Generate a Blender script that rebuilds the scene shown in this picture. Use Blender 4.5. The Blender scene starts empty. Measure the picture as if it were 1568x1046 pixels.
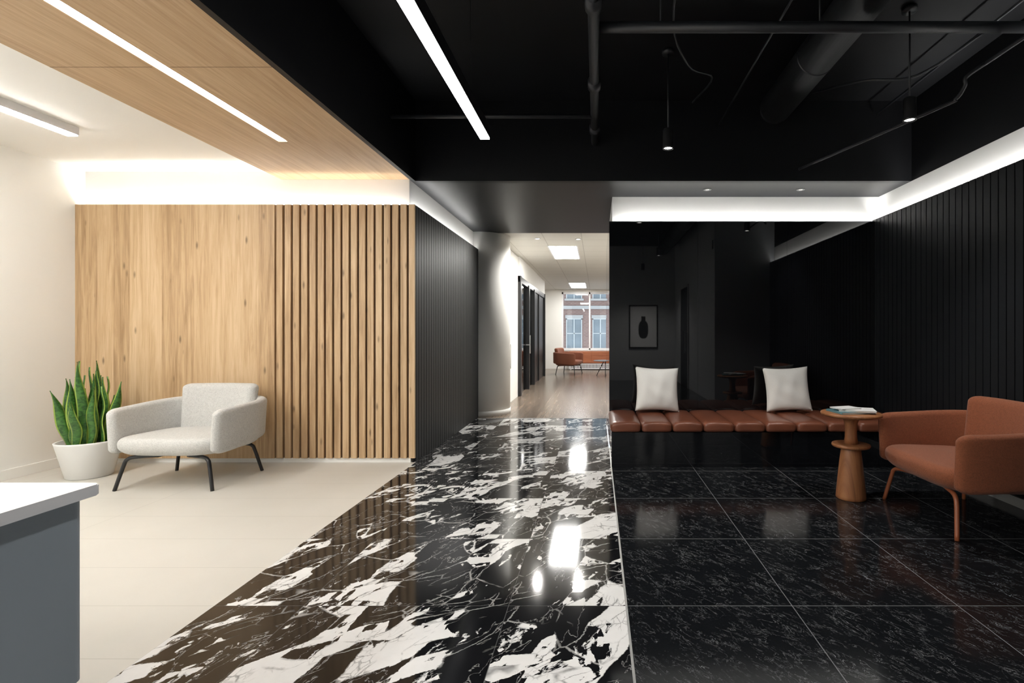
import bpy, bmesh, math, random
from mathutils import Vector, Matrix
random.seed(7)
S = bpy.context.scene
S.view_settings.view_transform = 'Standard'
S.view_settings.look = 'None'
S.view_settings.exposure = 0.35

# ------------------------------------------------------------------ materials
class NT:
    def __init__(s, name):
        s.m = bpy.data.materials.new(name); s.m.use_nodes = True
        s.t = s.m.node_tree; s.n = s.t.nodes; s.l = s.t.links
        s.b = s.n['Principled BSDF']
    def link(s, a, b): s.l.new(a, b)
    def val(s, sock, v):
        if hasattr(v, 'is_output'): s.l.new(v, sock)
        elif v is not None: sock.default_value = v
    def math(s, op, a, b=None, c=None, clamp=False):
        n = s.n.new('ShaderNodeMath'); n.operation = op; n.use_clamp = clamp
        s.val(n.inputs[0], a)
        if b is not None: s.val(n.inputs[1], b)
        if c is not None: s.val(n.inputs[2], c)
        return n.outputs[0]
    def vmath(s, op, a, b):
        n = s.n.new('ShaderNodeVectorMath'); n.operation = op
        s.val(n.inputs[0], a)
        if op == 'SCALE': s.val(n.inputs[3], b)
        else: s.val(n.inputs[1], b)
        return n.outputs[0]
    def obj(s): return s.n.new('ShaderNodeTexCoord').outputs['Object']
    def uv(s): return s.n.new('ShaderNodeTexCoord').outputs['UV']
    def sep(s, v):
        n = s.n.new('ShaderNodeSeparateXYZ'); s.l.new(v, n.inputs[0]); return n.outputs
    def comb(s, x, y, z=0.0):
        n = s.n.new('ShaderNodeCombineXYZ')
        for i, v in enumerate((x, y, z)): s.val(n.inputs[i], v)
        return n.outputs[0]
    def mapping(s, v, rot=(0,0,0), scale=(1,1,1), loc=(0,0,0)):
        n = s.n.new('ShaderNodeMapping'); s.l.new(v, n.inputs[0])
        n.inputs['Rotation'].default_value = rot; n.inputs['Scale'].default_value = scale; n.inputs['Location'].default_value = loc
        return n.outputs[0]
    def noise(s, v, scale=1, detail=3, rough=.5, dist=0, out='Fac'):
        n = s.n.new('ShaderNodeTexNoise'); s.l.new(v, n.inputs['Vector'])
        n.inputs['Scale'].default_value = scale; n.inputs['Detail'].default_value = detail
        n.inputs['Roughness'].default_value = rough; n.inputs['Distortion'].default_value = dist
        return n.outputs[out]
    def vor(s, v, scale=1, feature='F1', out='Distance', rnd=1):
        n = s.n.new('ShaderNodeTexVoronoi'); s.l.new(v, n.inputs['Vector']); n.feature = feature
        n.inputs['Scale'].default_value = scale; n.inputs['Randomness'].default_value = rnd
        return n.outputs[out]
    def white(s, v, out='Color'):
        n = s.n.new('ShaderNodeTexWhiteNoise'); n.noise_dimensions = '3D'; s.l.new(v, n.inputs['Vector']); return n.outputs[out]
    def ramp(s, f, stops, interp='LINEAR'):
        n = s.n.new('ShaderNodeValToRGB'); s.l.new(f, n.inputs[0]); r = n.color_ramp; r.interpolation = interp
        while len(r.elements) < len(stops): r.elements.new(.5)
        for e, (p, c) in zip(r.elements, stops):
            e.position = p; e.color = c if len(c) == 4 else (*c, 1)
        return n.outputs[0]
    def step(s, v, lo, hi):
        n = s.n.new('ShaderNodeMapRange'); n.clamp = True; s.val(n.inputs[0], v)
        n.inputs[1].default_value = lo; n.inputs[2].default_value = hi
        n.inputs[3].default_value = 0; n.inputs[4].default_value = 1
        return n.outputs[0]
    def mix(s, f, a, b, mode='MIX'):
        n = s.n.new('ShaderNodeMix'); n.data_type = 'RGBA'; n.blend_type = mode
        s.val(n.inputs[0], f)
        for i, v in ((6, a), (7, b)):
            if isinstance(v, tuple) and len(v) == 3: v = (*v, 1)
            s.val(n.inputs[i], v)
        return n.outputs[2]
    def bump(s, h, strength=.3, dist=.01):
        n = s.n.new('ShaderNodeBump'); n.inputs['Strength'].default_value = strength; n.inputs['Distance'].default_value = dist
        s.l.new(h, n.inputs['Height']); s.l.new(n.outputs[0], s.b.inputs['Normal'])
    def set(s, **k):
        for a, v in k.items():
            nm = {'color':'Base Color','rough':'Roughness','metal':'Metallic','spec':'Specular IOR Level','sheen':'Sheen Weight','coat':'Coat Weight'}[a]
            if isinstance(v, tuple) and len(v) == 3: v = (*v, 1)
            s.val(s.b.inputs[nm], v)
        return s

def plain(name, col, rough=.5, metal=0, spec=.5, var=.06, nscale=3, bump=0, bscale=200):
    t = NT(name); o = t.obj()
    n = t.noise(o, nscale, 3)
    c = t.mix(n, tuple(v*(1-var) for v in col), tuple(min(1, v*(1+var)) for v in col))
    t.set(color=c, rough=rough, metal=metal, spec=spec)
    if bump: t.bump(t.noise(o, bscale, 2), bump, .002)
    return t.m

def emis(name, col, st):
    t = NT(name); t.set(color=(.8,.8,.8))
    t.b.inputs['Emission Color'].default_value = (*col, 1); t.b.inputs['Emission Strength'].default_value = st
    return t.m

def wood(name, across, along, c_dark, c_mid, c_light, plank=.14, rough=.45, knots=True, gs=1.0, pvar=.35, seams=False):
    t = NT(name); o = t.sep(t.obj())
    a = o['XYZ'.index(across)]; l = o['XYZ'.index(along)]
    third = o[[i for i in range(3) if i not in ('XYZ'.index(across), 'XYZ'.index(along))][0]]
    pid = t.math('FLOOR', t.math('DIVIDE', a, plank))
    rnd = t.white(t.comb(pid, 3.3, 1.7), 'Value')
    off = t.math('MULTIPLY', rnd, 37.0)
    lo = t.math('ADD', l, off)
    a2 = t.math('ADD', a, t.math('MULTIPLY', third, .7))
    v1 = t.comb(t.math('MULTIPLY', a2, 26*gs), t.math('MULTIPLY', lo, 1.3*gs), off)
    n1 = t.noise(v1, 1, 6, .65, .6)
    v2 = t.comb(t.math('MULTIPLY', a2, 150*gs), t.math('MULTIPLY', lo, 3.5*gs), off)
    n2 = t.noise(v2, 1, 3, .6)
    f = t.math('ADD', t.math('MULTIPLY', n1, .70), t.math('MULTIPLY', n2, .30))
    f = t.math('ADD', f, t.math('MULTIPLY', t.math('SUBTRACT', rnd, .5), pvar*.45))
    c = t.ramp(f, [(.32, c_dark), (.5, c_mid), (.68, c_light)])
    if knots:
        kv = t.comb(t.math('MULTIPLY', a2, 11), t.math('MULTIPLY', lo, 3.6), off)
        kd = t.vor(kv, 1, 'F1', 'Distance')
        kr = t.math('GREATER_THAN', t.sep(t.vor(kv, 1, 'F1', 'Color'))[0], .35)
        k = t.math('MULTIPLY', t.math('SUBTRACT', 1.0, t.step(kd, .05, .17)), kr)
        c = t.mix(t.math('MULTIPLY', k, .75), c, tuple(v*.35 for v in c_dark))
    if seams:
        fr = t.math('FRACT', t.math('DIVIDE', a, plank))
        e = t.math('LESS_THAN', fr, .015)
        c = t.mix(t.math('MULTIPLY', e, .5), c, tuple(v*.3 for v in c_dark))
    t.set(color=c, rough=rough, spec=.35)
    t.bump(n2, .08, .002)
    return t.m

oakD, oakM, oakL = (.36,.222,.112), (.535,.362,.200), (.655,.475,.290)
M = {}
M['oak_wall'] = wood('oak_wall', 'X', 'Z', oakD, oakM, oakL, .155)
M['oak_ceiling'] = wood('oak_ceiling', 'X', 'Y', (.39,.245,.130), (.51,.345,.200), (.61,.435,.27), .6, knots=False, pvar=.1)
M['walnut'] = wood('walnut_table', 'X', 'Z', (.17,.065,.027), (.30,.125,.052), (.40,.18,.078), .5, .35, knots=False, pvar=.1)
M['floor_wood'] = wood('floor_wood', 'X', 'Y', (.10,.072,.052), (.17,.13,.098), (.25,.195,.15), .18, .25, knots=False, seams=True)
M['cred'] = wood('credenza_wood', 'Z', 'X', (.24,.075,.035), (.36,.12,.055), (.42,.16,.08), .5, .4, knots=False)
M['white_wall'] = plain('white_wall', (.86,.85,.81), .6, var=.01)
M['white_ceil'] = plain('white_ceiling', (.86,.85,.81), .7, var=.01)
M['cove_white'] = plain('cove_white', (.86,.855,.83), .6, var=.01)
M['black_paint'] = plain('black_paint', (.006,.0063,.0075), .5, var=.1, spec=.25)
M['black_soffit'] = plain('black_soffit', (.007,.0075,.009), .42, var=.1, spec=.22)
M['black_slat'] = plain('black_slat', (.008,.0092,.0112), .45, var=.15, nscale=8, spec=.3)
M['black_open'] = plain('black_open_ceiling', (.005,.0055,.007), .6, var=.25, nscale=2, spec=.25)
M['black_pipe'] = plain('black_pipe', (.017,.0185,.022), .45, var=.15)
M['gap'] = plain('gap_dark', (.07,.038,.018), .8)
M['gapb'] = plain('gap_black', (.003,.003,.004), .8)
M['black_metal'] = plain('black_metal', (.012,.012,.013), .35)
M['grey_wall'] = plain('grey_wall', (.36,.37,.38), .6)
M['grey_trim'] = plain('grey_trim', (.30,.30,.30), .4)
M['steel'] = plain('steel', (.72,.72,.70), .3, metal=.9)
M['counter'] = plain('counter_white', (.86,.86,.87), .3, var=.01)
M['desk_grey'] = plain('desk_grey', (.31,.36,.40), .5, var=.04)
M['pot'] = plain('pot_white', (.74,.735,.71), .45, var=.03)
M['soil'] = plain('soil', (.04,.025,.015), .9, var=.5, nscale=60)
M['led'] = emis('led_lens', (1,.99,.97), 30)
M['led_left'] = emis('led_lens_left', (1,.985,.96), 54)
M['led_cove'] = emis('led_cove', (1,.99,.97), 46)
M['led_cove_oak'] = emis('led_cove_oak', (1,.99,.97), 30)
M['panel'] = emis('ceiling_panel_lens', (1,.985,.95), 26)
M['panel_fill'] = emis('added_fill_lens', (1,.99,.965), 31)  # lens of the added, out-of-view fill panels
M['spotlens'] = emis('spot_lens', (1,.97,.92), 12)
M['dimlens'] = emis('dim_downlight_lens', (1,.97,.92), .6)

# black glass
t = NT('black_glass'); o = t.obj()
t.set(color=t.mix(t.noise(o, 1, 2), (.0035,.004,.005), (.005,.0055,.007)), rough=.02, spec=.68); M['black_glass'] = t.m

# fabrics
def fabric(name, c, sc=260, bump=.5, dk=.75):
    t = NT(name); o = t.obj()
    v = t.vor(o, sc, 'F1', 'Distance'); n = t.noise(o, sc*.35, 4, .7)
    f = t.math('ADD', t.math('MULTIPLY', v, .5), t.math('MULTIPLY', n, .6))
    t.set(color=t.mix(f, c, tuple(x*dk for x in c)), rough=.92, sheen=.12, spec=.2)
    t.bump(f, bump, .004); return t.m
M['boucle'] = fabric('boucle_cream', (.72,.71,.675), 150, .8, .55)
M['terracotta'] = fabric('terracotta_wool', (.36,.118,.056), 220, .5, .42)
M['brownfab'] = fabric('rust_fabric', (.26,.095,.055), 260, .3)
M['linen'] = fabric('pillow_linen', (.86,.85,.81), 300, .25, .88)
M['terra_metal'] = plain('terracotta_metal', (.28,.085,.035), .4)
# leather
t = NT('cognac_leather'); o = t.obj()
n = t.noise(o, 4, 4, .6); 
t.set(color=t.mix(n, (.105,.034,.018), (.195,.066,.035)), rough=.3, spec=.5)
t.bump(t.vor(o, 260, 'F1', 'Distance'), .12, .002); M['leather'] = t.m

# cream floor tile
def tilelines(t, x, y, x0, y0, w, h, hw):
    fx = t.math('MULTIPLY', t.math('ABSOLUTE', t.math('SUBTRACT', t.math('FRACT', t.math('ADD', t.math('DIVIDE', t.math('SUBTRACT', x, x0), w), .5)), .5)), w)
    fy = t.math('MULTIPLY', t.math('ABSOLUTE', t.math('SUBTRACT', t.math('FRACT', t.math('ADD', t.math('DIVIDE', t.math('SUBTRACT', y, y0), h), .5)), .5)), h)
    return t.math('LESS_THAN', t.math('MINIMUM', fx, fy), hw)
t = NT('floor_cream_tile'); o = t.obj(); xyz = t.sep(o)
g = tilelines(t, xyz[0], xyz[1], -1.754, 2.335, 1.52, .38, .0022)
n = t.noise(o, 2.2, 5, .6)
c = t.mix(n, (.555,.53,.475), (.62,.595,.54))
t.set(color=t.mix(t.math('MULTIPLY', g, .45), c, (.34,.32,.28)), rough=.38, spec=.4); M['f_cream'] = t.m

# dramatic black/white brecciated marble
t = NT('floor_marble_antique'); o = t.obj(); xyz = t.sep(o)
X, Y = xyz[0], xyz[1]
TX, TY = .94, .76; X0 = .135-.54-.94*4
tid = t.comb(t.math('FLOOR', t.math('DIVIDE', t.math('SUBTRACT', X, X0), TX)), t.math('FLOOR', t.math('DIVIDE', t.math('SUBTRACT', Y, 2.335-7.6), TY)), 2.0)
rc = t.white(tid, 'Color')
p = t.vmath('ADD', o, t.vmath('SCALE', t.vmath('SUBTRACT', rc, (.5,.5,.5)), 1.0))
p = t.mapping(p, scale=(1,1,0))
w1 = t.vmath('SUBTRACT', t.noise(p, 1.8, 2, .5, 0, 'Color'), (.5,.5,.5))
w2 = t.vmath('SUBTRACT', t.noise(p, 18, 6, .75, 0, 'Color'), (.5,.5,.5))
pw = t.vmath('ADD', p, t.vmath('ADD', t.vmath('SCALE', w1, .22), t.vmath('SCALE', w2, .032)))
pw = t.mapping(pw, scale=(1,1,0))
def rotated(v, deg, sx, sy):
    return t.mapping(t.mapping(v, rot=(0,0,math.radians(-deg))), scale=(sx, sy, 0))
qa = rotated(pw, 64, 2.3, 5.4)
qb = rotated(pw, 36, 6.0, 14.0)
qc = rotated(pw, 78, 15.0, 34.0)
v1 = t.sep(t.vor(qa, 1.0, 'F1', 'Color'))[0]
v2 = t.sep(t.vor(qb, 1.0, 'F1', 'Color'))[1]
v3 = t.sep(t.vor(qc, 1.0, 'F1', 'Color'))[2]
low = t.noise(p, 1.7, 2, .5)
fine = t.noise(qa, 3.0, 6, .7)
s_ = t.math('ADD', t.math('MULTIPLY', v1, .48), t.math('MULTIPLY', v2, .30))
s_ = t.math('ADD', s_, t.math('MULTIPLY', v3, .15))
s_ = t.math('ADD', s_, t.math('MULTIPLY', fine, .35))
s_ = t.math('ADD', s_, t.math('MULTIPLY', low, .85))
mask = t.step(s_, 1.150, 1.164)
e1 = t.vor(qa, 1.0, 'DISTANCE_TO_EDGE', 'Distance')
e2 = t.vor(qb, 1.0, 'DISTANCE_TO_EDGE', 'Distance')
e3 = t.vor(qc, 1.0, 'DISTANCE_TO_EDGE', 'Distance')
vein = t.math('SUBTRACT', 1.0, t.step(e1, .003, .016))
vein = t.math('MULTIPLY', vein, t.step(t.noise(p, 4, 3), .44, .52))
veinb = t.math('MULTIPLY', t.math('SUBTRACT', 1.0, t.step(e2, .006, .035)), t.step(t.noise(p, 2.6, 3), .54, .60))
ridge = t.math('SUBTRACT', 1.0, t.step(t.math('ABSOLUTE', t.math('SUBTRACT', t.noise(qa, .8, 5, .6, .6), .5)), .001, .005))
vein = t.math('MAXIMUM', t.math('MAXIMUM', vein, t.math('MULTIPLY', veinb, .8)), t.math('MULTIPLY', ridge, .7))
bl = t.mix(t.noise(p, 9, 5), (.004,.0045,.005), (.010,.010,.012))
c = t.mix(t.math('MULTIPLY', vein, .6), bl, (.62,.61,.59))
wv = t.math('MULTIPLY', t.math('SUBTRACT', 1.0, t.step(e2, .0, .045)), t.step(t.noise(p, 8, 3), .44, .56))
wv3 = t.math('MULTIPLY', t.math('SUBTRACT', 1.0, t.step(e3, .0, .07)), t.step(t.noise(p, 5, 3), .52, .62))
wv = t.math('MAXIMUM', wv, t.math('MULTIPLY', wv3, .8))
wt = t.mix(t.noise(p, 6, 6, .7), (.66,.655,.64), (.88,.875,.86))
wt = t.mix(t.math('MULTIPLY', wv, .8), wt, (.12,.118,.115))
c = t.mix(mask, c, wt)
g = tilelines(t, X, Y, X0, 2.335, TX, TY, .0016)
c = t.mix(t.math('MULTIPLY', g, .8), c, (.10,.10,.10))
t.set(color=c, rough=.085, spec=.38); M['f_marble'] = t.m

# black tile with faint fine veins
t = NT('floor_black_marble'); o = t.obj(); xyz = t.sep(o); X, Y = xyz[0], xyz[1]
T = .76
tid = t.comb(t.math('FLOOR', t.math('DIVIDE', t.math('SUBTRACT', X, .135), T)), t.math('FLOOR', t.math('DIVIDE', t.math('SUBTRACT', Y, 2.335), T)), 5.0)
rc = t.white(tid, 'Color')
p = t.vmath('ADD', o, t.vmath('SCALE', rc, 9.0)); p = t.mapping(p, scale=(1,1,0))
q = t.mapping(t.mapping(p, rot=(0,0,math.radians(-125))), scale=(1,2.4,0))
n1 = t.math('ABSOLUTE', t.math('SUBTRACT', t.noise(q, 13, 7, .72, 1.0), .5))
n2 = t.math('ABSOLUTE', t.math('SUBTRACT', t.noise(q, 4.5, 6, .62, 1.2), .5))
f1 = t.math('MULTIPLY', t.math('SUBTRACT', 1.0, t.step(n1, .001, .010)), t.step(t.noise(q, 9, 5, .7), .50, .58))
f2 = t.math('MULTIPLY', t.math('SUBTRACT', 1.0, t.step(n2, .0006, .004)), t.step(t.noise(p, 6, 3), .46, .55))
f = t.math('MAXIMUM', t.math('MULTIPLY', f1, .75), t.math('MULTIPLY', f2, .9))
bl = t.mix(t.noise(q, 6, 6, .7), (.0035,.004,.005), (.010,.011,.013))
c = t.mix(t.math('MULTIPLY', f, .62), bl, (.40,.41,.42))
g = tilelines(t, X, Y, .135, 2.335, T, T, .0020)
c = t.mix(g, c, (.16,.165,.17))
t.set(color=c, rough=.12, spec=.33); M['f_black'] = t.m

# acoustic tile ceiling
t = NT('ceiling_grid_tile'); xyz = t.sep(t.obj())
g = tilelines(t, xyz[0], xyz[1], -.84, 8.86, .6, .6, .008)
t.set(color=t.mix(g, (.76,.745,.69), (.60,.58,.53)), rough=.8); M['ceil_grid'] = t.m
# brick
t = NT('brick_facade'); xyz = t.sep(t.obj())
n = t.n.new('ShaderNodeTexBrick'); t.link(t.comb(xyz[0], xyz[2], 0.0), n.inputs['Vector'])
n.inputs['Color1'].default_value = (.19,.105,.09,1); n.inputs['Color2'].default_value = (.24,.14,.12,1); n.inputs['Mortar'].default_value = (.25,.20,.18,1)
n.inputs['Scale'].default_value = 1; n.inputs['Brick Width'].default_value = .25; n.inputs['Row Height'].default_value = .09; n.inputs['Mortar Size'].default_value = .012
t.set(color=n.outputs['Color'], rough=.9); M['brick'] = t.m
M['stone'] = plain('stone_trim', (.34,.32,.31), .8)
M['ext_frame'] = plain('exterior_window_frame', (.42,.42,.42), .6)
M['ext_glass'] = plain('exterior_glass', (.16,.18,.20), .4, var=.5, nscale=.9)
def glassmat(name, tint):
    t = NT(name); tr = t.n.new('ShaderNodeBsdfTransparent'); gl = t.n.new('ShaderNodeBsdfGlossy'); gl.inputs['Roughness'].default_value = .02
    mx = t.n.new('ShaderNodeMixShader'); lw = t.n.new('ShaderNodeFresnel'); lw.inputs[0].default_value = 1.45
    tr.inputs[0].default_value = (*tint,1)
    t.link(lw.outputs[0], mx.inputs[0]); t.link(tr.outputs[0], mx.inputs[1]); t.link(gl.outputs[0], mx.inputs[2])
    t.link(mx.outputs[0], t.n['Material Output'].inputs[0]); return t.m
M['glass'] = glassmat('clear_glass', (.92,.96,.97))
# leaf
t = NT('snake_leaf'); uv = t.sep(t.uv()); o = t.obj()
edge = t.step(t.math('ABSOLUTE', t.math('SUBTRACT', uv[0], .5)), .36, .42)
bv = t.comb(t.math('MULTIPLY', uv[0], 1.5), t.math('MULTIPLY', uv[1], 22), 0.0)
band = t.step(t.noise(t.vmath('ADD', bv, t.vmath('SCALE', o, 3.0)), 1, 4, .6, 1.0), .42, .6)
c = t.mix(band, (.018,.075,.012), (.06,.17,.03)); c = t.mix(edge, c, (.30,.42,.07))
t.set(color=c, rough=.35, spec=.5); M['leaf'] = t.m
# art print with vase silhouette (flat artwork)
t = NT('art_print'); xyz = t.sep(t.obj()); X, Z = xyz[0], xyz[2]
ex = t.math('DIVIDE', X, .13); ez = t.math('DIVIDE', t.math('ADD', Z, .08), .24)
d = t.math('ADD', t.math('POWER', t.math('ABSOLUTE', ex), 2.5), t.math('POWER', t.math('ABSOLUTE', ez), 2.5))
body = t.math('LESS_THAN', d, 1.0)
neck = t.math('MULTIPLY', t.math('LESS_THAN', t.math('ABSOLUTE', X), .055), t.math('MULTIPLY', t.math('GREATER_THAN', Z, 0.0), t.math('LESS_THAN', Z, .27)))
c = t.mix(t.math('MAXIMUM', body, neck), (.85,.85,.85), (.02,.02,.02)); t.set(color=c, rough=.6); M['art'] = t.m
M['book1'] = plain('book_white', (.75,.75,.74), .4); M['book2'] = plain('book_teal', (.10,.22,.25), .4); M['paper'] = plain('paper', (.8,.78,.72), .7)

# ------------------------------------------------------------------ mesh helpers
def finish(name, bm, mats, smooth=False, parent=None, loc=None):
    me = bpy.data.meshes.new(name)
    bmesh.ops.recalc_face_normals(bm, faces=bm.faces[:])
    bm.to_mesh(me); bm.free()
    if not isinstance(mats, (list, tuple)): mats = [mats]
    for m in mats: me.materials.append(m)
    if smooth:
        for p in me.polygons: p.use_smooth = True
    ob = bpy.data.objects.new(name, me); S.collection.objects.link(ob)
    if parent: ob.parent = parent
    if loc: ob.location = loc
    return ob
def addbox(bm, x0, x1, y0, y1, z0, z1, mi=0):
    vs = [bm.verts.new((x, y, z)) for x in (x0, x1) for y in (y0, y1) for z in (z0, z1)]
    for f in ((0,1,3,2),(4,6,7,5),(0,4,5,1),(2,3,7,6),(0,2,6,4),(1,5,7,3)):
        fc = bm.faces.new([vs[i] for i in f]); fc.material_index = mi
    return vs
def box(name, x0, x1, y0, y1, z0, z1, mat, bevel=0, parent=None, segs=3):
    bm = bmesh.new(); addbox(bm, x0, x1, y0, y1, z0, z1)
    if bevel:
        bmesh.ops.bevel(bm, geom=bm.edges[:], offset=bevel, segments=segs, affect='EDGES', profile=.5)
    return finish(name, bm, mat, False, parent)
def boxes(name, lst, mats, parent=None, bevel=0):
    bm = bmesh.new()
    for b in lst: addbox(bm, *b)
    if bevel: bmesh.ops.bevel(bm, geom=bm.edges[:], offset=bevel, segments=2, affect='EDGES', profile=.5)
    return finish(name, bm, mats, False, parent)
def empty(name, loc=(0,0,0), rz=0):
    e = bpy.data.objects.new(name, None); S.collection.objects.link(e); e.location = loc; e.rotation_euler = (0,0,rz); e.empty_display_size = .1
    return e
def lathe(name, prof, mat, segs=48, parent=None, loc=None, smooth=True):
    bm = bmesh.new(); rings = []
    for r, z in prof:
        rings.append([bm.verts.new((max(r,1e-4)*math.cos(2*math.pi*i/segs), max(r,1e-4)*math.sin(2*math.pi*i/segs), z)) for i in range(segs)])
    for a, b in zip(rings, rings[1:]):
        for i in range(segs): bm.faces.new((a[i], a[(i+1)%segs], b[(i+1)%segs], b[i]))
    bm.faces.new(rings[0]); bm.faces.new(rings[-1])
    ob = finish(name, bm, mat, smooth, parent, loc)
    return ob
def catmull(pts, k=8):
    pts = [Vector(p) for p in pts]; P = [2*pts[0]-pts[1]] + pts + [2*pts[-1]-pts[-2]]; out = []
    for i in range(1, len(P)-2):
        for j in range(k):
            u = j/k; a, b, c, d = P[i-1], P[i], P[i+1], P[i+2]
            out.append(.5*((2*b)+(c-a)*u+(2*a-5*b+4*c-d)*u*u+(3*b-a-3*c+d)*u**3))
    out.append(pts[-1]); return out
def tube(name, pts, r, mat, segs=14, parent=None, bm=None, smoothpath=False):
    own = bm is None
    if own: bm = bmesh.new()
    if smoothpath: pts = catmull(pts, 6)
    pts = [Vector(p) for p in pts]; n = len(pts)
    rs = r if isinstance(r, (list, tuple)) else [r]*n
    if len(rs) != n: rs = [rs[0]+(rs[-1]-rs[0])*i/(n-1) for i in range(n)]
    rings = []; up = None
    for i, p in enumerate(pts):
        d = (pts[min(i+1, n-1)]-pts[max(i-1, 0)]).normalized()
        if up is None: up = Vector((0,0,1)) if abs(d.z) < .9 else Vector((1,0,0))
        s = d.cross(up).normalized(); up = s.cross(d).normalized()
        rings.append([bm.verts.new(p+rs[i]*(math.cos(a)*s+math.sin(a)*up)) for a in [2*math.pi*j/segs for j in range(segs)]])
    for a, b in zip(rings, rings[1:]):
        for i in range(segs): bm.faces.new((a[i], a[(i+1)%segs], b[(i+1)%segs], b[i]))
    bm.faces.new(rings[0]); bm.faces.new(rings[-1])
    if own: return finish(name, bm, mat, True, parent)

def pad(name, path, zlo, zhi, th, mat, parent=None, lean=0, end_r=.06, endk=.5, narrow=0, zlo2=None, zhi2=None, flare=0):
    """upholstered panel swept along a plan path, rounded ends and edges"""
    pts = catmull([(x, y, 0) for x, y in path], 10)
    L = [0]
    for a, b in zip(pts, pts[1:]): L.append(L[-1]+(b-a).length)
    tot = L[-1]; N = 50; ss = []
    for i in range(N+1):
        u = i/N; ss.append(tot*(.5-.5*math.cos(math.pi*u))*.6 + tot*u*.4)
    def at(s):
        for i in range(len(L)-1):
            if L[i+1] >= s-1e-9:
                f = (s-L[i])/max(1e-9, L[i+1]-L[i]); return pts[i].lerp(pts[i+1], f)
        return pts[-1]
    bm = bmesh.new(); rings = []; Z0, Z1 = zlo, zhi
    for s in ss:
        u_ = s/tot; su = u_*u_*(3-2*u_)
        zlo = Z0+((zlo2 if zlo2 is not None else Z0)-Z0)*su
        zhi = Z1+((zhi2 if zhi2 is not None else Z1)-Z1)*su
        p = at(s); d = (at(min(tot, s+.01))-at(max(0, s-.01))).normalized(); nrm = Vector((d.y, -d.x, 0))
        de = min(s, tot-s); x = 1-min(de/end_r, 1); f = max(.06, math.sqrt(max(0, 1-x*x)))
        xh = 1-min(de/(end_r*1.5), 1); fh = math.sqrt(max(0, 1-xh*xh))
        a = th/2*f; zc = (zlo+zhi)/2; h = (zhi-zlo)/2 - endk*end_r*(1-fh)
        r = min(a, h)*.92; ring = []
        for cx, cz, a0 in ((1,1,0),(-1,1,90),(-1,-1,180),(1,-1,270)):
            for j in range(5):
                an = math.radians(a0+j*22.5)
                ox = cx*(a-r)+r*math.cos(an); oz = cz*(h-r)+r*math.sin(an)
                z = zc+oz; k = (z-zlo)/(zhi-zlo)
                q = p + nrm*(ox) ; q.z = z
                q += Vector((0, lean*k, 0))
                q.x *= 1+flare*(k-1)
                if narrow: q.x *= 1-narrow*(1-k)
                ring.append(bm.verts.new(q))
        rings.append(ring)
    m = len(rings[0])
    for a, b in zip(rings, rings[1:]):
        for i in range(m): bm.faces.new((a[i], a[(i+1)%m], b[(i+1)%m], b[i]))
    bm.faces.new(rings[0]); bm.faces.new(rings[-1])
    return finish(name, bm, mat, True, parent)

def slab(name, outline, z0, z1, r, mat, parent=None, crown=0.0, slope=0.0, rb=None, ib=None):
    """soft cushion from plan outline; rb/ib = bottom bowl height / inset"""
    bm = bmesh.new(); rings = []; n = len(outline)
    rb = rb or r; ib = ib or r
    cx = sum(p[0] for p in outline)/n; cy = sum(p[1] for p in outline)/n
    R = min(max(p[0] for p in outline)-cx, max(p[1] for p in outline)-cy)
    prof = []
    for j in range(9):
        a = math.radians(-90+j*90/8); prof.append((ib*(1-math.cos(a)), z0+rb*(1+math.sin(a))))
    for j in range(7):
        a = math.radians(j*15); prof.append((r*(1-math.cos(a)), z1-r*(1-math.sin(a))))
    prof = [(ib+(R-ib)*.5, z0)] + prof
    for k in (.15,.3,.5,.7,.88): prof.append((r+(R-r)*k, z1+crown*(1-(1-k)**2)))
    for ins, z in prof:
        f = 1-ins/R
        rings.append([bm.verts.new((cx+(x-cx)*f, cy+(y-cy)*f, z+slope*((y-cy)*f) )) for x, y in outline])
    for a, b in zip(rings, rings[1:]):
        for i in range(n): bm.faces.new((a[i], a[(i+1)%n], b[(i+1)%n], b[i]))
    bm.faces.new(rings[0]); bm.faces.new(rings[-1])
    return finish(name, bm, mat, True, parent)
def superell(hx, hy, p=4, n=64, cx=0, cy=0):
    o = []
    for i in range(n):
        a = 2*math.pi*i/n; c, s = math.cos(a), math.sin(a)
        o.append((cx+hx*math.copysign(abs(c)**(2/p), c), cy+hy*math.copysign(abs(s)**(2/p), s)))
    return o

# ------------------------------------------------------------------ room shell
H = 2.756; HW = 2.833; HO = 3.55; PT = 2.487
XL = -5.02; XR = 3.12; YB = -2.4
bm = bmesh.new()
addbox(bm, XL-.2, -1.754, YB-.2, 5.1, -.1, 0, 0)
addbox(bm, -1.754, .130, YB-.2, 7.45, -.1, 0, 1)
addbox(bm, -1.90, -1.754, 5.1, 7.45, -.1, 0, 2)
addbox(bm, .140, XR+.2, YB-.2, 5.8, -.1, 0, 2)
addbox(bm, -4.2, 3.2, 7.45, 18.0, -.1, 0, 3)
finish('floor', bm, [M['f_cream'], M['f_marble'], M['f_black'], M['floor_wood']])
box('trim_floor_divider', .130, .140, YB, 5.55, -.1, .0015, M['steel'])
box('trim_floor_threshold', -1.75, .17, 7.445, 7.47, -.05, .003, M['grey_trim'])
boxes('wall_left', [(XL-.15, XL, YB-.15, 5.0, 0, HW)], M['white_wall'])
boxes('wall_back_left', [(XL-.15, -1.84, 5.0, 7.7, 0, HW)], M['cove_white'])
boxes('wall_rear', [(XL-.15, 2.07, YB-.15, YB, 0, HO)], plain('rear_wall_paint', (.46,.47,.48), .6))
boxes('wall_return_right', [(2.07, XR+.15, YB-.15, 2.15, 0, HO)], M['grey_wall'])
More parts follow.
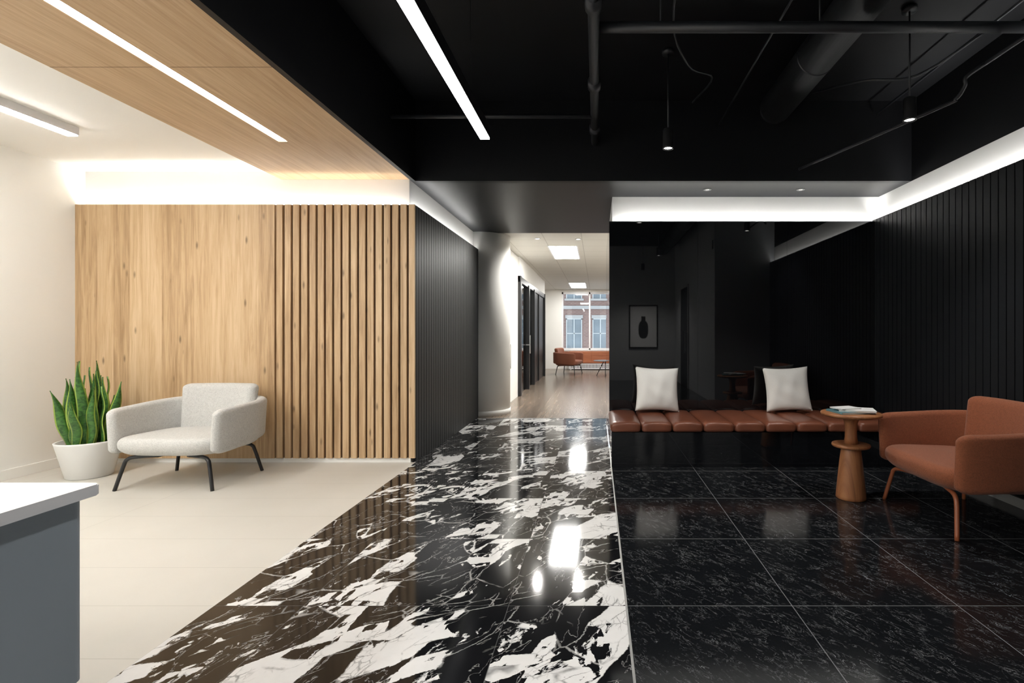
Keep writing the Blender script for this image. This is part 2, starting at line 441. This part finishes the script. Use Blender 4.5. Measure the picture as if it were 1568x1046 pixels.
boxes('wall_right', [(XR, XR+.15, 2.15, 5.8, 0, H, 0), (XR, XR+.15, 2.15, 5.8, H, HO+.05, 1)], [M['cove_white'], M['black_paint']])
boxes('wall_back_right', [(.17, XR, 5.64, 5.80, 0, H, 0), (.17, .32, 5.80, 7.68, 0, H, 0)], [M['cove_white']])
boxes('wall_corridor_right', [(.32, 3.2, 7.55, 7.68, 0, H)], M['white_wall'])
boxes('baseboard_left', [(XL, XL+.012, YB, 4.9, 0, .09)], M['white_wall'], bevel=.002)
boxes('baseboard_back_left', [(XL, -1.80, 4.925, 5.0, 0, .045)], M['white_wall'])
# ceilings
boxes('ceiling', [(XL-.15, -3.10, YB-.15, 5.0, HW, HW+.12)], M['white_ceil'])
boxes('ceiling_wood', [(-3.10, -2.505, YB, 5.0, H, HW+.12), (-2.435, -1.84, YB, 5.0, H, HW+.12),
      (-2.505, -2.435, 4.01, 5.0, H, HW+.12), (-2.505, -2.435, YB, .4, H, HW+.12)], M['oak_ceiling'])
boxes('trim_ceiling_seam', [(-3.10, -2.52, 2.8850, 2.8872, H-.0008, H+.01), (-2.42, -1.84, 2.8850, 2.8872, H-.0008, H+.01)], M['gap'])
boxes('ceiling_fascia', [(-1.84, -1.80, YB, 5.05, H-.001, HO+.05), (-1.84, XR, 5.05, 5.12, H, HO+.05)], M['black_paint'])
boxes('ceiling_exposed', [(-1.84, XR+.15, YB, 5.12, HO, HO+.1)], M['black_open'])
boxes('ceiling_soffit', [(-1.80, .17, 5.12, 7.68, H, H+.1), (.17, XR, 5.12, 5.64, H, H+.1), (-1.84, -1.80, 5.12, 7.68, H, H+.1)], M['black_soffit'])
boxes('ceiling_corridor', [(-4.2, 3.2, 7.68, 18.0, H+.005, H+.1)], M['ceil_grid'])

# oak wall panelling
g = empty('oak_wall_panelling')
box('flat_panel', XL, -3.102, 4.90, 4.93, .045, PT, M['oak_wall'], parent=g)
lst = []; x = -3.085; pitch = .0764
xs = []
while x + .058 < -1.75: xs.append(x); x += pitch
step_ = (-1.755-.056-xs[0])/(len(xs)-1)
for i in range(len(xs)):
    x = xs[0]+i*step_; lst.append((x, x+.059, 4.90, 4.926, .045, PT))
boxes('slats', lst, M['oak_wall'], g, bevel=.0015)
box('backing', -3.10, -1.79, 4.925, 4.935, .045, PT, M['gap'], parent=g)
g = empty('black_slat_panelling')
lst = []; y = 4.945
while y+.06 < 7.57: lst.append((-1.776, -1.754, y, y+.066, .0, PT)); y += .0764
boxes('slats', lst, M['black_slat'], g)
box('backing', -1.79, -1.774, 4.93, 7.56, .0, PT, M['gapb'], parent=g)
g = empty('black_slat_panelling')
lst = []; y = 2.17
while y+.06 < 5.55: lst.append((3.03, 3.052, y, y+.066, .075, PT)); y += .0764
boxes('slats', lst, M['black_slat'], g)
box('backing', 3.05, 3.062, 2.16, 5.60, .0, PT, M['gapb'], parent=g)
box('corner_trim', 3.028, 3.052, 5.52, 5.60, .0, PT, M['black_slat'], parent=g)
boxes('baseboard_right', [(3.018, 3.05, 2.16, 4.74, 0, .07)], M['grey_trim'])
g = empty('black_glass_panelling')
bm = bmesh.new()
xs = [.135, 1.10, 2.07, 3.03]
for a, b in zip(xs, xs[1:]): addbox(bm, a+.0008, b-.0008, 5.55, 5.565, 0.0, PT-.02)
addbox(bm, .135, .15, 5.566, 7.6, 0, PT-.02)
finish('glass_sheets', bm, M['black_glass'], parent=g)
boxes('backing', [(.15, 3.03, 5.566, 5.58, 0, PT-.02)], M['black_paint'], g)

# cove LED strips (real strips in the gap behind the panels)
g = empty('cove_led_strip')
boxes('strip_oak', [(XL+.02, -1.86, 4.955, 4.985, 2.42, 2.43)], M['led_cove_oak'], g)
boxes('strip_corridor', [(-1.825, -1.80, 5.02, 7.5, 2.42, 2.43)], M['led_cove'], g)
boxes('strip_glass', [(.2, 3.0, 5.59, 5.625, 2.40, 2.41)], M['led_cove'], g)
boxes('strip_lounge', [(3.075, 3.105, 2.2, 5.56, 2.42, 2.43)], M['led_cove'], g)

# linear lights
g = empty('recessed_linear_light')
box('lens', -2.5, -2.44, .41, 4.005, H+.008, H+.02, M['led'], parent=g)
box('housing', -2.504, -2.436, .405, 4.009, H+.02, H+.06, M['counter'], parent=g)
g = empty('suspended_linear_light')
box('lens', -.905, -.835, .2, 3.96, H-.002, H+.006, M['led'], parent=g)
box('body', -.91, -.83, .195, 3.965, H+.006, H+.10, M['black_metal'], parent=g)
boxes('hangers', [(-.872, -.868, y, y+.004, H+.1, HO) for y in (.6, 2.0, 3.5)], M['black_metal'], g)
g = empty('surface_linear_light')
box('lens', -4.08, -4.00, 1.2, 3.925, HW-.067, HW-.06, M['led_left'], parent=g)
box('body', -4.085, -3.995, 1.195, 3.93, HW-.06, HW, M['counter'], parent=g)
for i, (x, y) in enumerate(((-4.2, -1.3), (-4.2, .2))):  # out-of-view panels added as fill light for the room
    g = empty('added_fill_panel')
    box('lens', x-.28, x+.28, y-.55, y+.55, HW-.008, HW-.004, M['panel_fill'], parent=g)
    box('frame', x-.3, x+.3, y-.57, y+.57, HW-.006, HW+.0, M['counter'], parent=g)
for y0, y1 in ((8.86, 10.35), (15.4, 17.0)):
    g = empty('added_fill_panel')
    box('lens', -.84, -.36, y0, y1, H-.002, H+.003, M['panel'], parent=g)
    box('frame', -.87, -.33, y0-.03, y1+.03, H, H+.005, M['counter'], parent=g)
for x, y in ((1.6, 9.5), (1.6, 13.0), (-3.0, 12.0)):
    g = empty('added_fill_panel')
    box('lens', x-.3, x+.3, y-.6, y+.6, H-.002, H+.003, M['panel'], parent=g)
    box('frame', x-.33, x+.33, y-.63, y+.63, H, H+.005, M['counter'], parent=g)

def spot(name, loc, power, size=70, parent=None, blend=.6, r=.03, target=None):
    l = bpy.data.lights.new(name, 'SPOT'); l.energy = power; l.spot_size = math.radians(size); l.spot_blend = blend
    l.shadow_soft_size = r; l.color = (1, .965, .92)
    o = bpy.data.objects.new(name, l); S.collection.objects.link(o); o.location = loc
    if target is not None:
        o.rotation_euler = (Vector(target)-Vector(loc)).to_track_quat('-Z', 'Y').to_euler()
    if parent: o.parent = parent
    return o
def pendant(x, y, z=2.75, power=60, top=HO, size=95):
    g = empty('pendant_spotlight', (x, y, 0))
    lathe('can', [(0, z+.16), (.035, z+.16), (.042, z+.15), (.043, z+.01), (.043, z), (.036, z), (.034, z+.03), (0, z+.03)], M['black_metal'], 32, g)
    lathe('lens', [(0, z+.012), (.033, z+.012), (.033, z+.008), (0, z+.008)], M['spotlens'], 24, g)
    tube('rod', [(0,0,z+.15), (0,0,top)], .006, M['black_pipe'], 8, g)
    lathe('canopy', [(0, top-.03), (.05, top-.03), (.05, top), (0, top)], M['black_pipe'], 24, g)
    spot('beam', (0, 0, z-.02), power, size, g, .8, .035)
pendant(2.21, 3.60, 2.75, 85)
pendant(.58, 4.15, 2.75, 65)
pendant(1.2, 1.2, 2.75, 45)
pendant(2.1, 2.0, 2.75, 45)
pendant(1.1, -1.1, 2.75, 160, size=130)  # added behind the camera to light the rear wall for the glass reflections
for x in (1.16, 2.14):
    g = empty('added_column_downlight', (x, 5.35, 0))
    lathe('ring', [(.022, H+.0), (.022, H-.004), (.042, H-.004), (.045, H+.0)], M['grey_wall'], 32, g)
    lathe('lens', [(0, H-.001), (.02, H-.001), (.02, H-.003), (0, H-.003)], M['dimlens'], 24, g)
    spot('beam', (0, 0, H-.02), 26, 42, g, .5, .02, target=(0, -.15, 0))
for x, y in ((-.95, 8.15), (-.3, 8.2)):  # added downlights, put in to brighten the column and corridor
    g = empty('added_column_downlight', (x, y, 0))
    lathe('ring', [(.03, H+.004), (.03, H-.002), (.05, H-.002), (.053, H+.004)], M['counter'], 32, g)
    lathe('lens', [(0, H+.003), (.028, H+.003), (.028, H+.001), (0, H+.001)], M['spotlens'], 24, g)
    spot('beam', (0, 0, H-.02), 55, 150, g, .6, .04)

# exposed services
g = empty('sprinkler_pipe')
tube('main', [(-.02, -1.8, 3.13), (-.02, 5.04, 3.13)], .035, M['black_pipe'], 16, g)
for y in (1.9, 2.9, 3.85, 4.7): tube('coupling', [(-.02, y-.05, 3.13), (-.02, y+.05, 3.13)], .050, M['black_pipe'], 16, g)
tube('branch', [(-.02, 3.2, 3.17), (3.1, 3.2, 3.17)], .034, M['black_pipe'], 16, g)
tube('branch_2', [(-1.78, 4.4, 3.12), (-.02, 4.4, 3.12)], .018, M['black_pipe'], 12, g)
for x in (.4, 1.4, 2.8): tube('hanger', [(x, 3.2, 3.17), (x, 3.2, HO)], .006, M['black_pipe'], 8, g)
for y in (2.4, 4.1): tube('hanger', [(-.02, y, 3.13), (-.02, y, HO)], .006, M['black_pipe'], 8, g)
g = empty('ventilation_duct')
DX, DZ = 1.68, 3.365
tube('duct', [(DX, -1.8, DZ), (DX, 4.78, DZ)], .145, M['black_pipe'], 40, g)
for y in [i*.9-1.5 for i in range(7)]: tube('seam', [(DX, y-.008, DZ), (DX, y+.008, DZ)], .149, M['black_pipe'], 40, g)
tube('end_cap', [(DX, 4.77, DZ), (DX, 4.83, DZ), (DX, 4.89, DZ), (DX, 4.91, DZ)], [.145, .135, .095, .02], M['black_pipe'], 40, g)
g = empty('electrical_conduit')
bm = bmesh.new()
tube('', [(2.62, 2.17, 3.05), (2.60, 3.3, 3.05), (2.58, 3.4, 3.04), (2.5, 3.45, 2.98), (2.5, 3.46, 2.93), (2.5, 3.55, 2.88), (2.45, 3.7, 2.87), (2.0, 5.04, 2.87)], .013, None, 10, bm=bm, smoothpath=True)
finish('conduit', bm, M['black_pipe'], True, g)
g = empty('electrical_conduit')
bm = bmesh.new()
tube('', [(1.2, 5.0, 3.3), (1.2, 2.0, 3.3)], .008, None, 8, bm=bm)
tube('', [(.9, 4.8, 3.42), (.95, 4.2, 3.35), (.7, 3.9, 3.3), (.5, 3.3, 3.38), (.5, 1.5, 3.4)], .008, None, 8, bm=bm, smoothpath=True)
finish('conduit', bm, M['black_pipe'], True, g)
g = empty('electrical_conduit')
bm = bmesh.new()
tube('', [(2.75, 5.0, 3.4), (2.75, 2.3, 3.4)], .010, None, 8, bm=bm)
tube('', [(1.95, 4.6, 3.42), (2.15, 4.1, 3.28), (2.45, 3.9, 3.22), (2.75, 3.6, 3.38)], .010, None, 8, bm=bm, smoothpath=True)
finish('conduit', bm, M['black_pipe'], True, g)

# ------------------------------------------------------------------ corridor
lathe('column', [(.40, 0), (.40, H+.004)], M['white_wall'], 64, None, (-1.76, 7.965, 0))
lathe('baseboard_column', [(.408, .0), (.408, .08), (.40, .082)], M['white_wall'], 64, None, (-1.76, 7.965, 0))
boxes('wall_corridor_left', [(-1.70, -1.56, 8.1, 10.05, 0, H), (-4.2, -4.05, 8.1, 17.8, 0, H), (-4.2, -1.56, 7.7, 7.75, 0, H)], M['white_wall'])
boxes('wall_far_side', [(3.05, 3.2, 7.68, 17.8, 0, H)], M['white_wall'])
g = empty('glazed_office_partition')
fr = [(-1.62, -1.50, 10.05, 10.20, 0, 2.38), (-1.60, -1.52, 10.05, 14.8, 2.26, 2.38), (-1.60, -1.50, 11.3, 11.42, 0, 2.3),
      (-1.60, -1.50, 12.3, 12.42, 0, 2.3), (-1.59, -1.55, 12.38, 14.8, 0, 2.3), (-1.60, -1.52, 13.4, 13.46, 0, 2.3), (-2.6, -1.50, 14.76, 14.84, 0, 2.38)]
boxes('frame', fr, M['black_metal'], g)
boxes('pane', [(-1.575, -1.567, 10.2, 12.3, 0.02, 2.3)], M['glass'], g)
boxes('handle', [(-1.48, -1.46, 11.2, 11.22, .8, 1.2), (-1.56, -1.46, 11.2, 11.22, .98, 1.0)], M['steel'], g)
boxes('wall_partition_header', [(-1.62, -1.52, 10.05, 14.85, 2.38, H)], M['white_wall'])
g = empty('wall_grab_handle')
boxes('bar', [(-1.535, -1.52, 9.0, 9.03, .62, 1.05), (-1.56, -1.52, 9.0, 9.03, .64, .66), (-1.56, -1.52, 9.0, 9.03, 1.01, 1.03)], M['steel'], g)
WY = 17.8
boxes('wall_far', [(-4.2, -1.23, WY, WY+.2, 0, H), (2.2, 3.2, WY, WY+.2, 0, H), (-1.23, 2.2, WY, WY+.2, 0, .66), (-1.23, 2.2, WY, WY+.2, 2.68, H)], M['white_wall'])
g = empty('window_1')
fr = []
for x in (-1.23, -.28, .72, 1.6, 2.14): fr.append((x, x+.055, WY+.03, WY+.1, .66, 2.68))
fr += [(-1.23, 2.2, WY+.03, WY+.1, .66, .72), (-1.23, 2.2, WY+.03, WY+.1, 2.61, 2.68), (-1.26, 2.2, WY-.05, WY+.03, .63, .66)]
boxes('frame', fr, M['counter'], g, bevel=.004)
boxes('pane', [(-1.2, 2.18, WY+.062, WY+.068, .7, 2.63)], M['glass'], g)
g = empty('window_credenza')
boxes('carcass', [(-.95, 2.1, 17.35, 17.75, .22, .62)], M['cred'], g, bevel=.006)
boxes('doors', [(x, x+.74, 17.335, 17.35, .24, .60) for x in (-.93, -.17, .59, 1.35)], M['cred'], g, bevel=.003)
boxes('plinth', [(-.9, 2.05, 17.42, 17.7, 0, .22)], M['gapb'], g)
g = empty('radiator')
boxes('fins', [(-.95+i*.05, -.92+i*.05, 17.24, 17.32, .04, .2) for i in range(58)] + [(-.95, 1.98, 17.23, 17.33, .19, .21), (-.95, 1.98, 17.23, 17.33, .03, .05), (-.9, -.87, 17.25, 17.31, 0, .05), (1.9, 1.93, 17.25, 17.31, 0, .05)], M['counter'], g)
# exterior
g = empty('brick_building')
bm = bmesh.new(); FY = 32
addbox(bm, -16, 18, FY, FY+2, -4, 16, 0)
finish('facade', bm, M['brick'], parent=g)
fr = []; gls = []; st = []
for k in range(-7, 9):
    cx = -1.43+k*1.65
    for zb in (-2.9, .25, 3.4, 6.55):
        gls.append((cx-.45, cx+.45, FY-.02, FY+.1, zb, zb+1.9))
        fr += [(cx-.5, cx-.44, FY-.06, FY, zb, zb+1.9), (cx+.44, cx+.5, FY-.06, FY, zb, zb+1.9), (cx-.03, cx+.03, FY-.05, FY, zb, zb+1.9), (cx-.5, cx+.5, FY-.05, FY, zb+.95, zb+1.0), (cx-.5, cx+.5, FY-.06, FY, zb+1.85, zb+1.92)]
        st += [(cx-.6, cx+.6, FY-.12, FY, zb-.12, zb), (cx-.55, cx+.55, FY-.08, FY, zb+1.92, zb+2.12)]
st += [(-16, 18, FY-.15, FY, 2.75, 2.95), (-16, 18, FY-.2, FY, 6.0, 6.15)]
boxes('window_glass', gls, M['ext_glass'], g); boxes('window_frames', fr, M['ext_frame'], g); boxes('stone_bands', st, M['stone'], g)

# ------------------------------------------------------------------ behind camera: picture and door (seen in the glass reflection)
g = empty('framed_picture', (1.23, YB+.02, 1.42))
boxes('frame', [(-.38, -.35, -.02, .02, -.57, .57), (.35, .38, -.02, .02, -.57, .57), (-.35, .35, -.02, .02, .54, .57), (-.35, .35, -.02, .02, -.57, -.54)], M['black_metal'], g)
box('print', -.35, .35, -.018, -.005, -.54, .54, M['art'], parent=g)
g = empty('door_1')
boxes('leaf', [(2.045, 2.068, -1.3, -.4, .005, 2.3)], M['black_slat'], g)
boxes('frame', [(2.04, 2.07, -1.36, -1.3, 0, 2.36), (2.04, 2.07, -.4, -.34, 0, 2.36), (2.04, 2.07, -1.3, -.4, 2.3, 2.36)], M['grey_trim'], g)
boxes('handle', [(2.0, 2.012, -.52, -.5, .8, 1.3), (2.0, 2.045, -.52, -.5, .82, .84), (2.0, 2.045, -.52, -.5, 1.26, 1.28)], M['steel'], g)

# ------------------------------------------------------------------ reception desk
def rounded_rect(x0, x1, y0, y1, r, n=8):
    o = []
    for cx, cy, a0 in ((x1-r, y1-r, 0), (x0+r, y1-r, 90), (x0+r, y0+r, 180), (x1-r, y0+r, 270)):
        for j in range(n+1):
            a = math.radians(a0+90*j/n); o.append((cx+r*math.cos(a), cy+r*math.sin(a)))
    return o
def prism(name, o, z0, z1, mat, parent=None, bevel=0):
    bm = bmesh.new(); a = [bm.verts.new((x, y, z0)) for x, y in o]; b = [bm.verts.new((x, y, z1)) for x, y in o]
    n = len(o)
    for i in range(n): bm.faces.new((a[i], a[(i+1)%n], b[(i+1)%n], b[i]))
    f0 = bm.faces.new(a); f1 = bm.faces.new(b)
    if bevel:
        bmesh.ops.bevel(bm, geom=list(set(f0.edges[:]+f1.edges[:])), offset=bevel, segments=2, affect='EDGES')
    return finish(name, bm, mat, False, parent)
g = empty('reception_desk')
prism('counter_top', rounded_rect(-3.9, -1.68, -.6, 1.73, .02), .705, .742, M['counter'], g, .003)
prism('body', rounded_rect(-3.86, -1.705, -.56, 1.70, .035), .105, .705, M['desk_grey'], g)
prism('toe_kick', rounded_rect(-3.8, -1.76, -.5, 1.64, .02), 0, .105, M['gapb'], g)

# ------------------------------------------------------------------ lounge chair
def lounge_chair(loc, rz, fab, metal):
    g = empty('lounge_chair', loc, rz)
    slab('seat', superell(.425, .36, 4.2, 88, 0, -.002), .262, .412, .05, fab, g, crown=.022, slope=-.03, rb=.085, ib=.11)
    for s, nm in ((-1, 'left'), (1, 'right')):
        pad('arm_'+nm, [(s*.415, -.325), (s*.440, -.18), (s*.447, 0), (s*.437, .16), (s*.395, .29), (s*.31, .365), (s*.20, .39)],
            .285, .645, .078, fab, g, end_r=.06, endk=.9, zlo2=.33, zhi2=.675, flare=.05)
    pad('back', [(-.335, .235), (-.2, .285), (0, .302), (.2, .285), (.335, .235)], .33, .79, .105, fab, g, lean=.07, end_r=.05, endk=.8, narrow=.10)
    bm = bmesh.new()
    for sx in (-1, 1):
        for sy in (-1, 1):
            tube('', [(sx*.12, sy*.20, .258), (sx*.27, sy*.245, .256), (sx*.322, sy*.262, .238), (sx*.343, sy*.27, .19), (sx*.388, sy*.30, .0)], [.015, .0135], None, 12, bm=bm, smoothpath=True)
    tube('', [(-.12, -.20, .258), (-.12, .20, .258)], .014, None, 10, bm=bm)
    tube('', [(.12, -.20, .258), (.12, .20, .258)], .014, None, 10, bm=bm)
    finish('legs', bm, metal, True, g)
    return g
lounge_chair((-3.43, 4.33, 0), 0, M['boucle'], M['black_metal'])
lounge_chair((2.465, 3.45, 0), math.radians(-90), M['terracotta'], M['terra_metal'])
lounge_chair((-.85, 15.6, 0), math.radians(75), M['brownfab'], M['black_metal'])
g = empty('coffee_table', (.25, 14.9, 0))
lathe('top', [(0, .43), (.34, .43), (.35, .437), (.35, .448), (.34, .452), (0, .452)], M['ext_glass'], 40, g)
bm = bmesh.new()
for k in range(3):
    a = k*2.094+.5; tube('', [(.05*math.cos(a), .05*math.sin(a), .43), (.30*math.cos(a), .30*math.sin(a), 0)], .012, None, 8, bm=bm)
finish('legs', bm, M['black_metal'], True, g)

# ------------------------------------------------------------------ side table
g = empty('side_table', (1.925, 3.86, 0))
lathe('base', [(0,0), (.100,0), (.106,.006), (.104,.03), (.092,.16), (.078,.30), (.068,.385), (.066,.392), (0,.392)], M['walnut'], 64, g)
lathe('shelf', [(0,.390), (.128,.390), (.134,.396), (.135,.405), (.132,.412), (.126,.414), (0,.414)], M['walnut'], 64, g)
lathe('neck', [(0,.412), (.050,.412), (.043,.46), (.041,.52), (.046,.57), (.062,.61), (.085,.628), (0,.628)], M['walnut'], 64, g)
lathe('top', [(0,.622), (.19,.622), (.21,.630), (.214,.640), (.210,.648), (.20,.650), (0,.650)], M['walnut'], 72, g)
def book(name, cx, cy, z, w, d, h, rz, cover):
    e = empty(name, (cx, cy, z), rz)
    boxes('cover', [(-w/2, w/2, -d/2, d/2, 0, .002), (-w/2, w/2, -d/2, d/2, h-.002, h), (-w/2, -w/2+.002, -d/2, d/2, 0, h)], cover, e)
    boxes('pages', [(-w/2+.002, w/2-.004, -d/2+.004, d/2-.004, .002, h-.002)], M['paper'], e)
book('magazine', 1.92, 3.86, .6505, .27, .20, .014, .15, M['book2'])
book('magazine', 1.96, 3.85, .665, .25, .19, .012, -.35, M['book1'])
book('magazine', 1.89, 3.87, .6775, .18, .13, .008, .3, M['book1'])

# ------------------------------------------------------------------ bench
g = empty('banquette_bench')
box('plinth', .137, 3.01, 4.75, 5.54, .0, .325, M['black_glass'], bevel=.002, parent=g)
nC = 10; w = (3.01-.125)/nC
def cushion(x0, x1, y0, y1, z0, z1, nm):
    bm = bmesh.new()
    cx, cy, cz = (x0+x1)/2, (y0+y1)/2, (z0+z1)/2; hx, hy, hz = (x1-x0)/2, (y1-y0)/2, (z1-z0)/2
    addbox(bm, x0, x1, y0, y1, z0, z1)
    bmesh.ops.subdivide_edges(bm, edges=bm.edges[:], cuts=9, use_grid_fill=True)
    r = .03
    for v in bm.verts:
        d = Vector((v.co.x-cx, v.co.y-cy, v.co.z-cz))
        q = Vector([max(-h+r, min(h-r, c)) for c, h in zip(d, (hx, hy, hz))])
        e = d-q
        if e.length > 1e-9: e = e.normalized()*r
        p = q+e
        u = d.x/hx; vv = d.y/hy
        if d.z > 0: p.z += .014*(1-u*u)*(1-.4*vv*vv) - .004*(abs(u)**6)
        if d.y < 0: p.y -= .008*(1-u*u)
        v.co = Vector((cx, cy, cz))+p
    return finish(nm, bm, M['leather'], True, g)
for i in range(nC): cushion(.125+i*w, .125+(i+1)*w, 4.72, 5.545, .325, .415, 'cushion_%d' % (i+1))

# pillows
def pillow(x, y, z, s, tilt, rz):
    N = 28; bm = bmesh.new(); V = {}
    for side in (-1, 1):
        for i in range(N+1):
            for j in range(N+1):
                u = -1+2*i/N; v = -1+2*j/N
                pin = 1-.08*(1-abs(u)**2)*abs(v)**2; pin2 = 1-.08*(1-abs(v)**2)*abs(u)**2
                px = u*pin2*s/2; pz = v*pin*s/2
                th = .085*((1-abs(u)**2.6)*(1-abs(v)**2.6))**.55
                wr = .009*math.sin(7*u+3*v+x*9)*math.sin(5*v-2*u)*(1-u*u)*(1-v*v)
                if (i in (0, N) or j in (0, N)):
                    if side == 1: V[(1,i,j)] = V[(-1,i,j)]; continue
                    th = 0
                V[(side,i,j)] = bm.verts.new((px, side*(th+wr), pz))
    for side in (-1, 1):
        for i in range(N):
            for j in range(N):
                bm.faces.new((V[(side,i,j)], V[(side,i+1,j)], V[(side,i+1,j+1)], V[(side,i,j+1)]))
    ob = finish('throw_pillow', bm, M['linen'], True)
    ob.rotation_euler = (math.radians(tilt), math.radians(2.5 if x < 1 else -2.5), rz); ob.location = (x, y, z)
pillow(.63, 5.33, .664, .465, -14, .10)
pillow(1.99, 5.33, .664, .465, -14, -.09)

# ------------------------------------------------------------------ plant
g = empty('potted_snake_plant', (-4.44, 4.46, 0))
lathe('pot', [(0,0), (.145,0), (.155,.008), (.222,.30), (.225,.312), (.218,.316), (.207,.312), (.198,.27), (0,.27)], M['pot'], 64, g)
lathe('soil', [(0,.262), (.197,.262), (.195,.275), (.1,.283), (0,.285)], M['soil'], 32, g)
rnd = random.Random(11)
bm = bmesh.new(); uvl = bm.loops.layers.uv.new('UVMap')
nl = 24
for k in range(nl):
    a = k*2.399; rr = .02+.12*math.sqrt(k/nl); bx, by = rr*math.cos(a), rr*math.sin(a)
    L = rnd.uniform(.62, .80) if k < 13 else rnd.uniform(.42, .66)
    W = rnd.uniform(.028, .037); lean = .015+.075*(k/nl)+rnd.uniform(-.02,.02); curl = rnd.uniform(-.03,.03)
    od = Vector((math.cos(a+rnd.uniform(-.4,.4)), math.sin(a+rnd.uniform(-.4,.4)), 0)); tw0 = rnd.uniform(-.7, .7); tw = rnd.uniform(-.9,.9)
    K = 18; rows = []
    for i in range(K+1):
        tt = i/K
        c = Vector((bx, by, .26)) + od*(lean*tt+curl*tt*tt)*L/.6 + Vector((0,0,L*tt*(1-.06*tt)))
        ang = tw0+tw*tt; sd = Vector((math.cos(ang), math.sin(ang), 0)); nn = Vector((-math.sin(ang), math.cos(ang), 0))
        wd = W*(.62+.5*math.sin(math.pi*min(1, tt*1.15)**.9))*(1-max(0, (tt-.6)/.4)**2.0)
        wav = .008*math.sin(tt*11+k)
        row = []
        for j in range(5):
            u = -1+j*.5; row.append(bm.verts.new(c+sd*(wd*u+.006*math.sin(tt*9+k))+nn*(.012*u*u+wav)))
        rows.append(row)
    for i in range(K):
        for j in range(4):
            f = bm.faces.new((rows[i][j], rows[i][j+1], rows[i+1][j+1], rows[i+1][j]))
            for lp, (uu, vv) in zip(f.loops, ((j/4, i/K), ((j+1)/4, i/K), ((j+1)/4, (i+1)/K), (j/4, (i+1)/K))): lp[uvl].uv = (uu, vv)
me = bpy.data.meshes.new('leaves'); bm.to_mesh(me); bm.free(); me.materials.append(M['leaf'])
for p_ in me.polygons: p_.use_smooth = True
lv = bpy.data.objects.new('leaves', me); S.collection.objects.link(lv); lv.parent = g
md = lv.modifiers.new('sol', 'SOLIDIFY'); md.thickness = .003

# ------------------------------------------------------------------ world + camera
w = bpy.data.worlds.new('World'); S.world = w; w.use_nodes = True
bg = w.node_tree.nodes['Background']; bg.inputs[0].default_value = (.84,.92,1.0,1); bg.inputs[1].default_value = 2.0

cam = bpy.data.cameras.new('camera'); co = bpy.data.objects.new('camera', cam); S.collection.objects.link(co)
co.location = (0, 0, 1.25); co.rotation_euler = (math.pi/2, 0, 0)
cam.sensor_width = 36; cam.lens = 780/1568*36; cam.shift_x = -130/1568; cam.shift_y = -13/1568; cam.clip_start = .02
S.camera = co
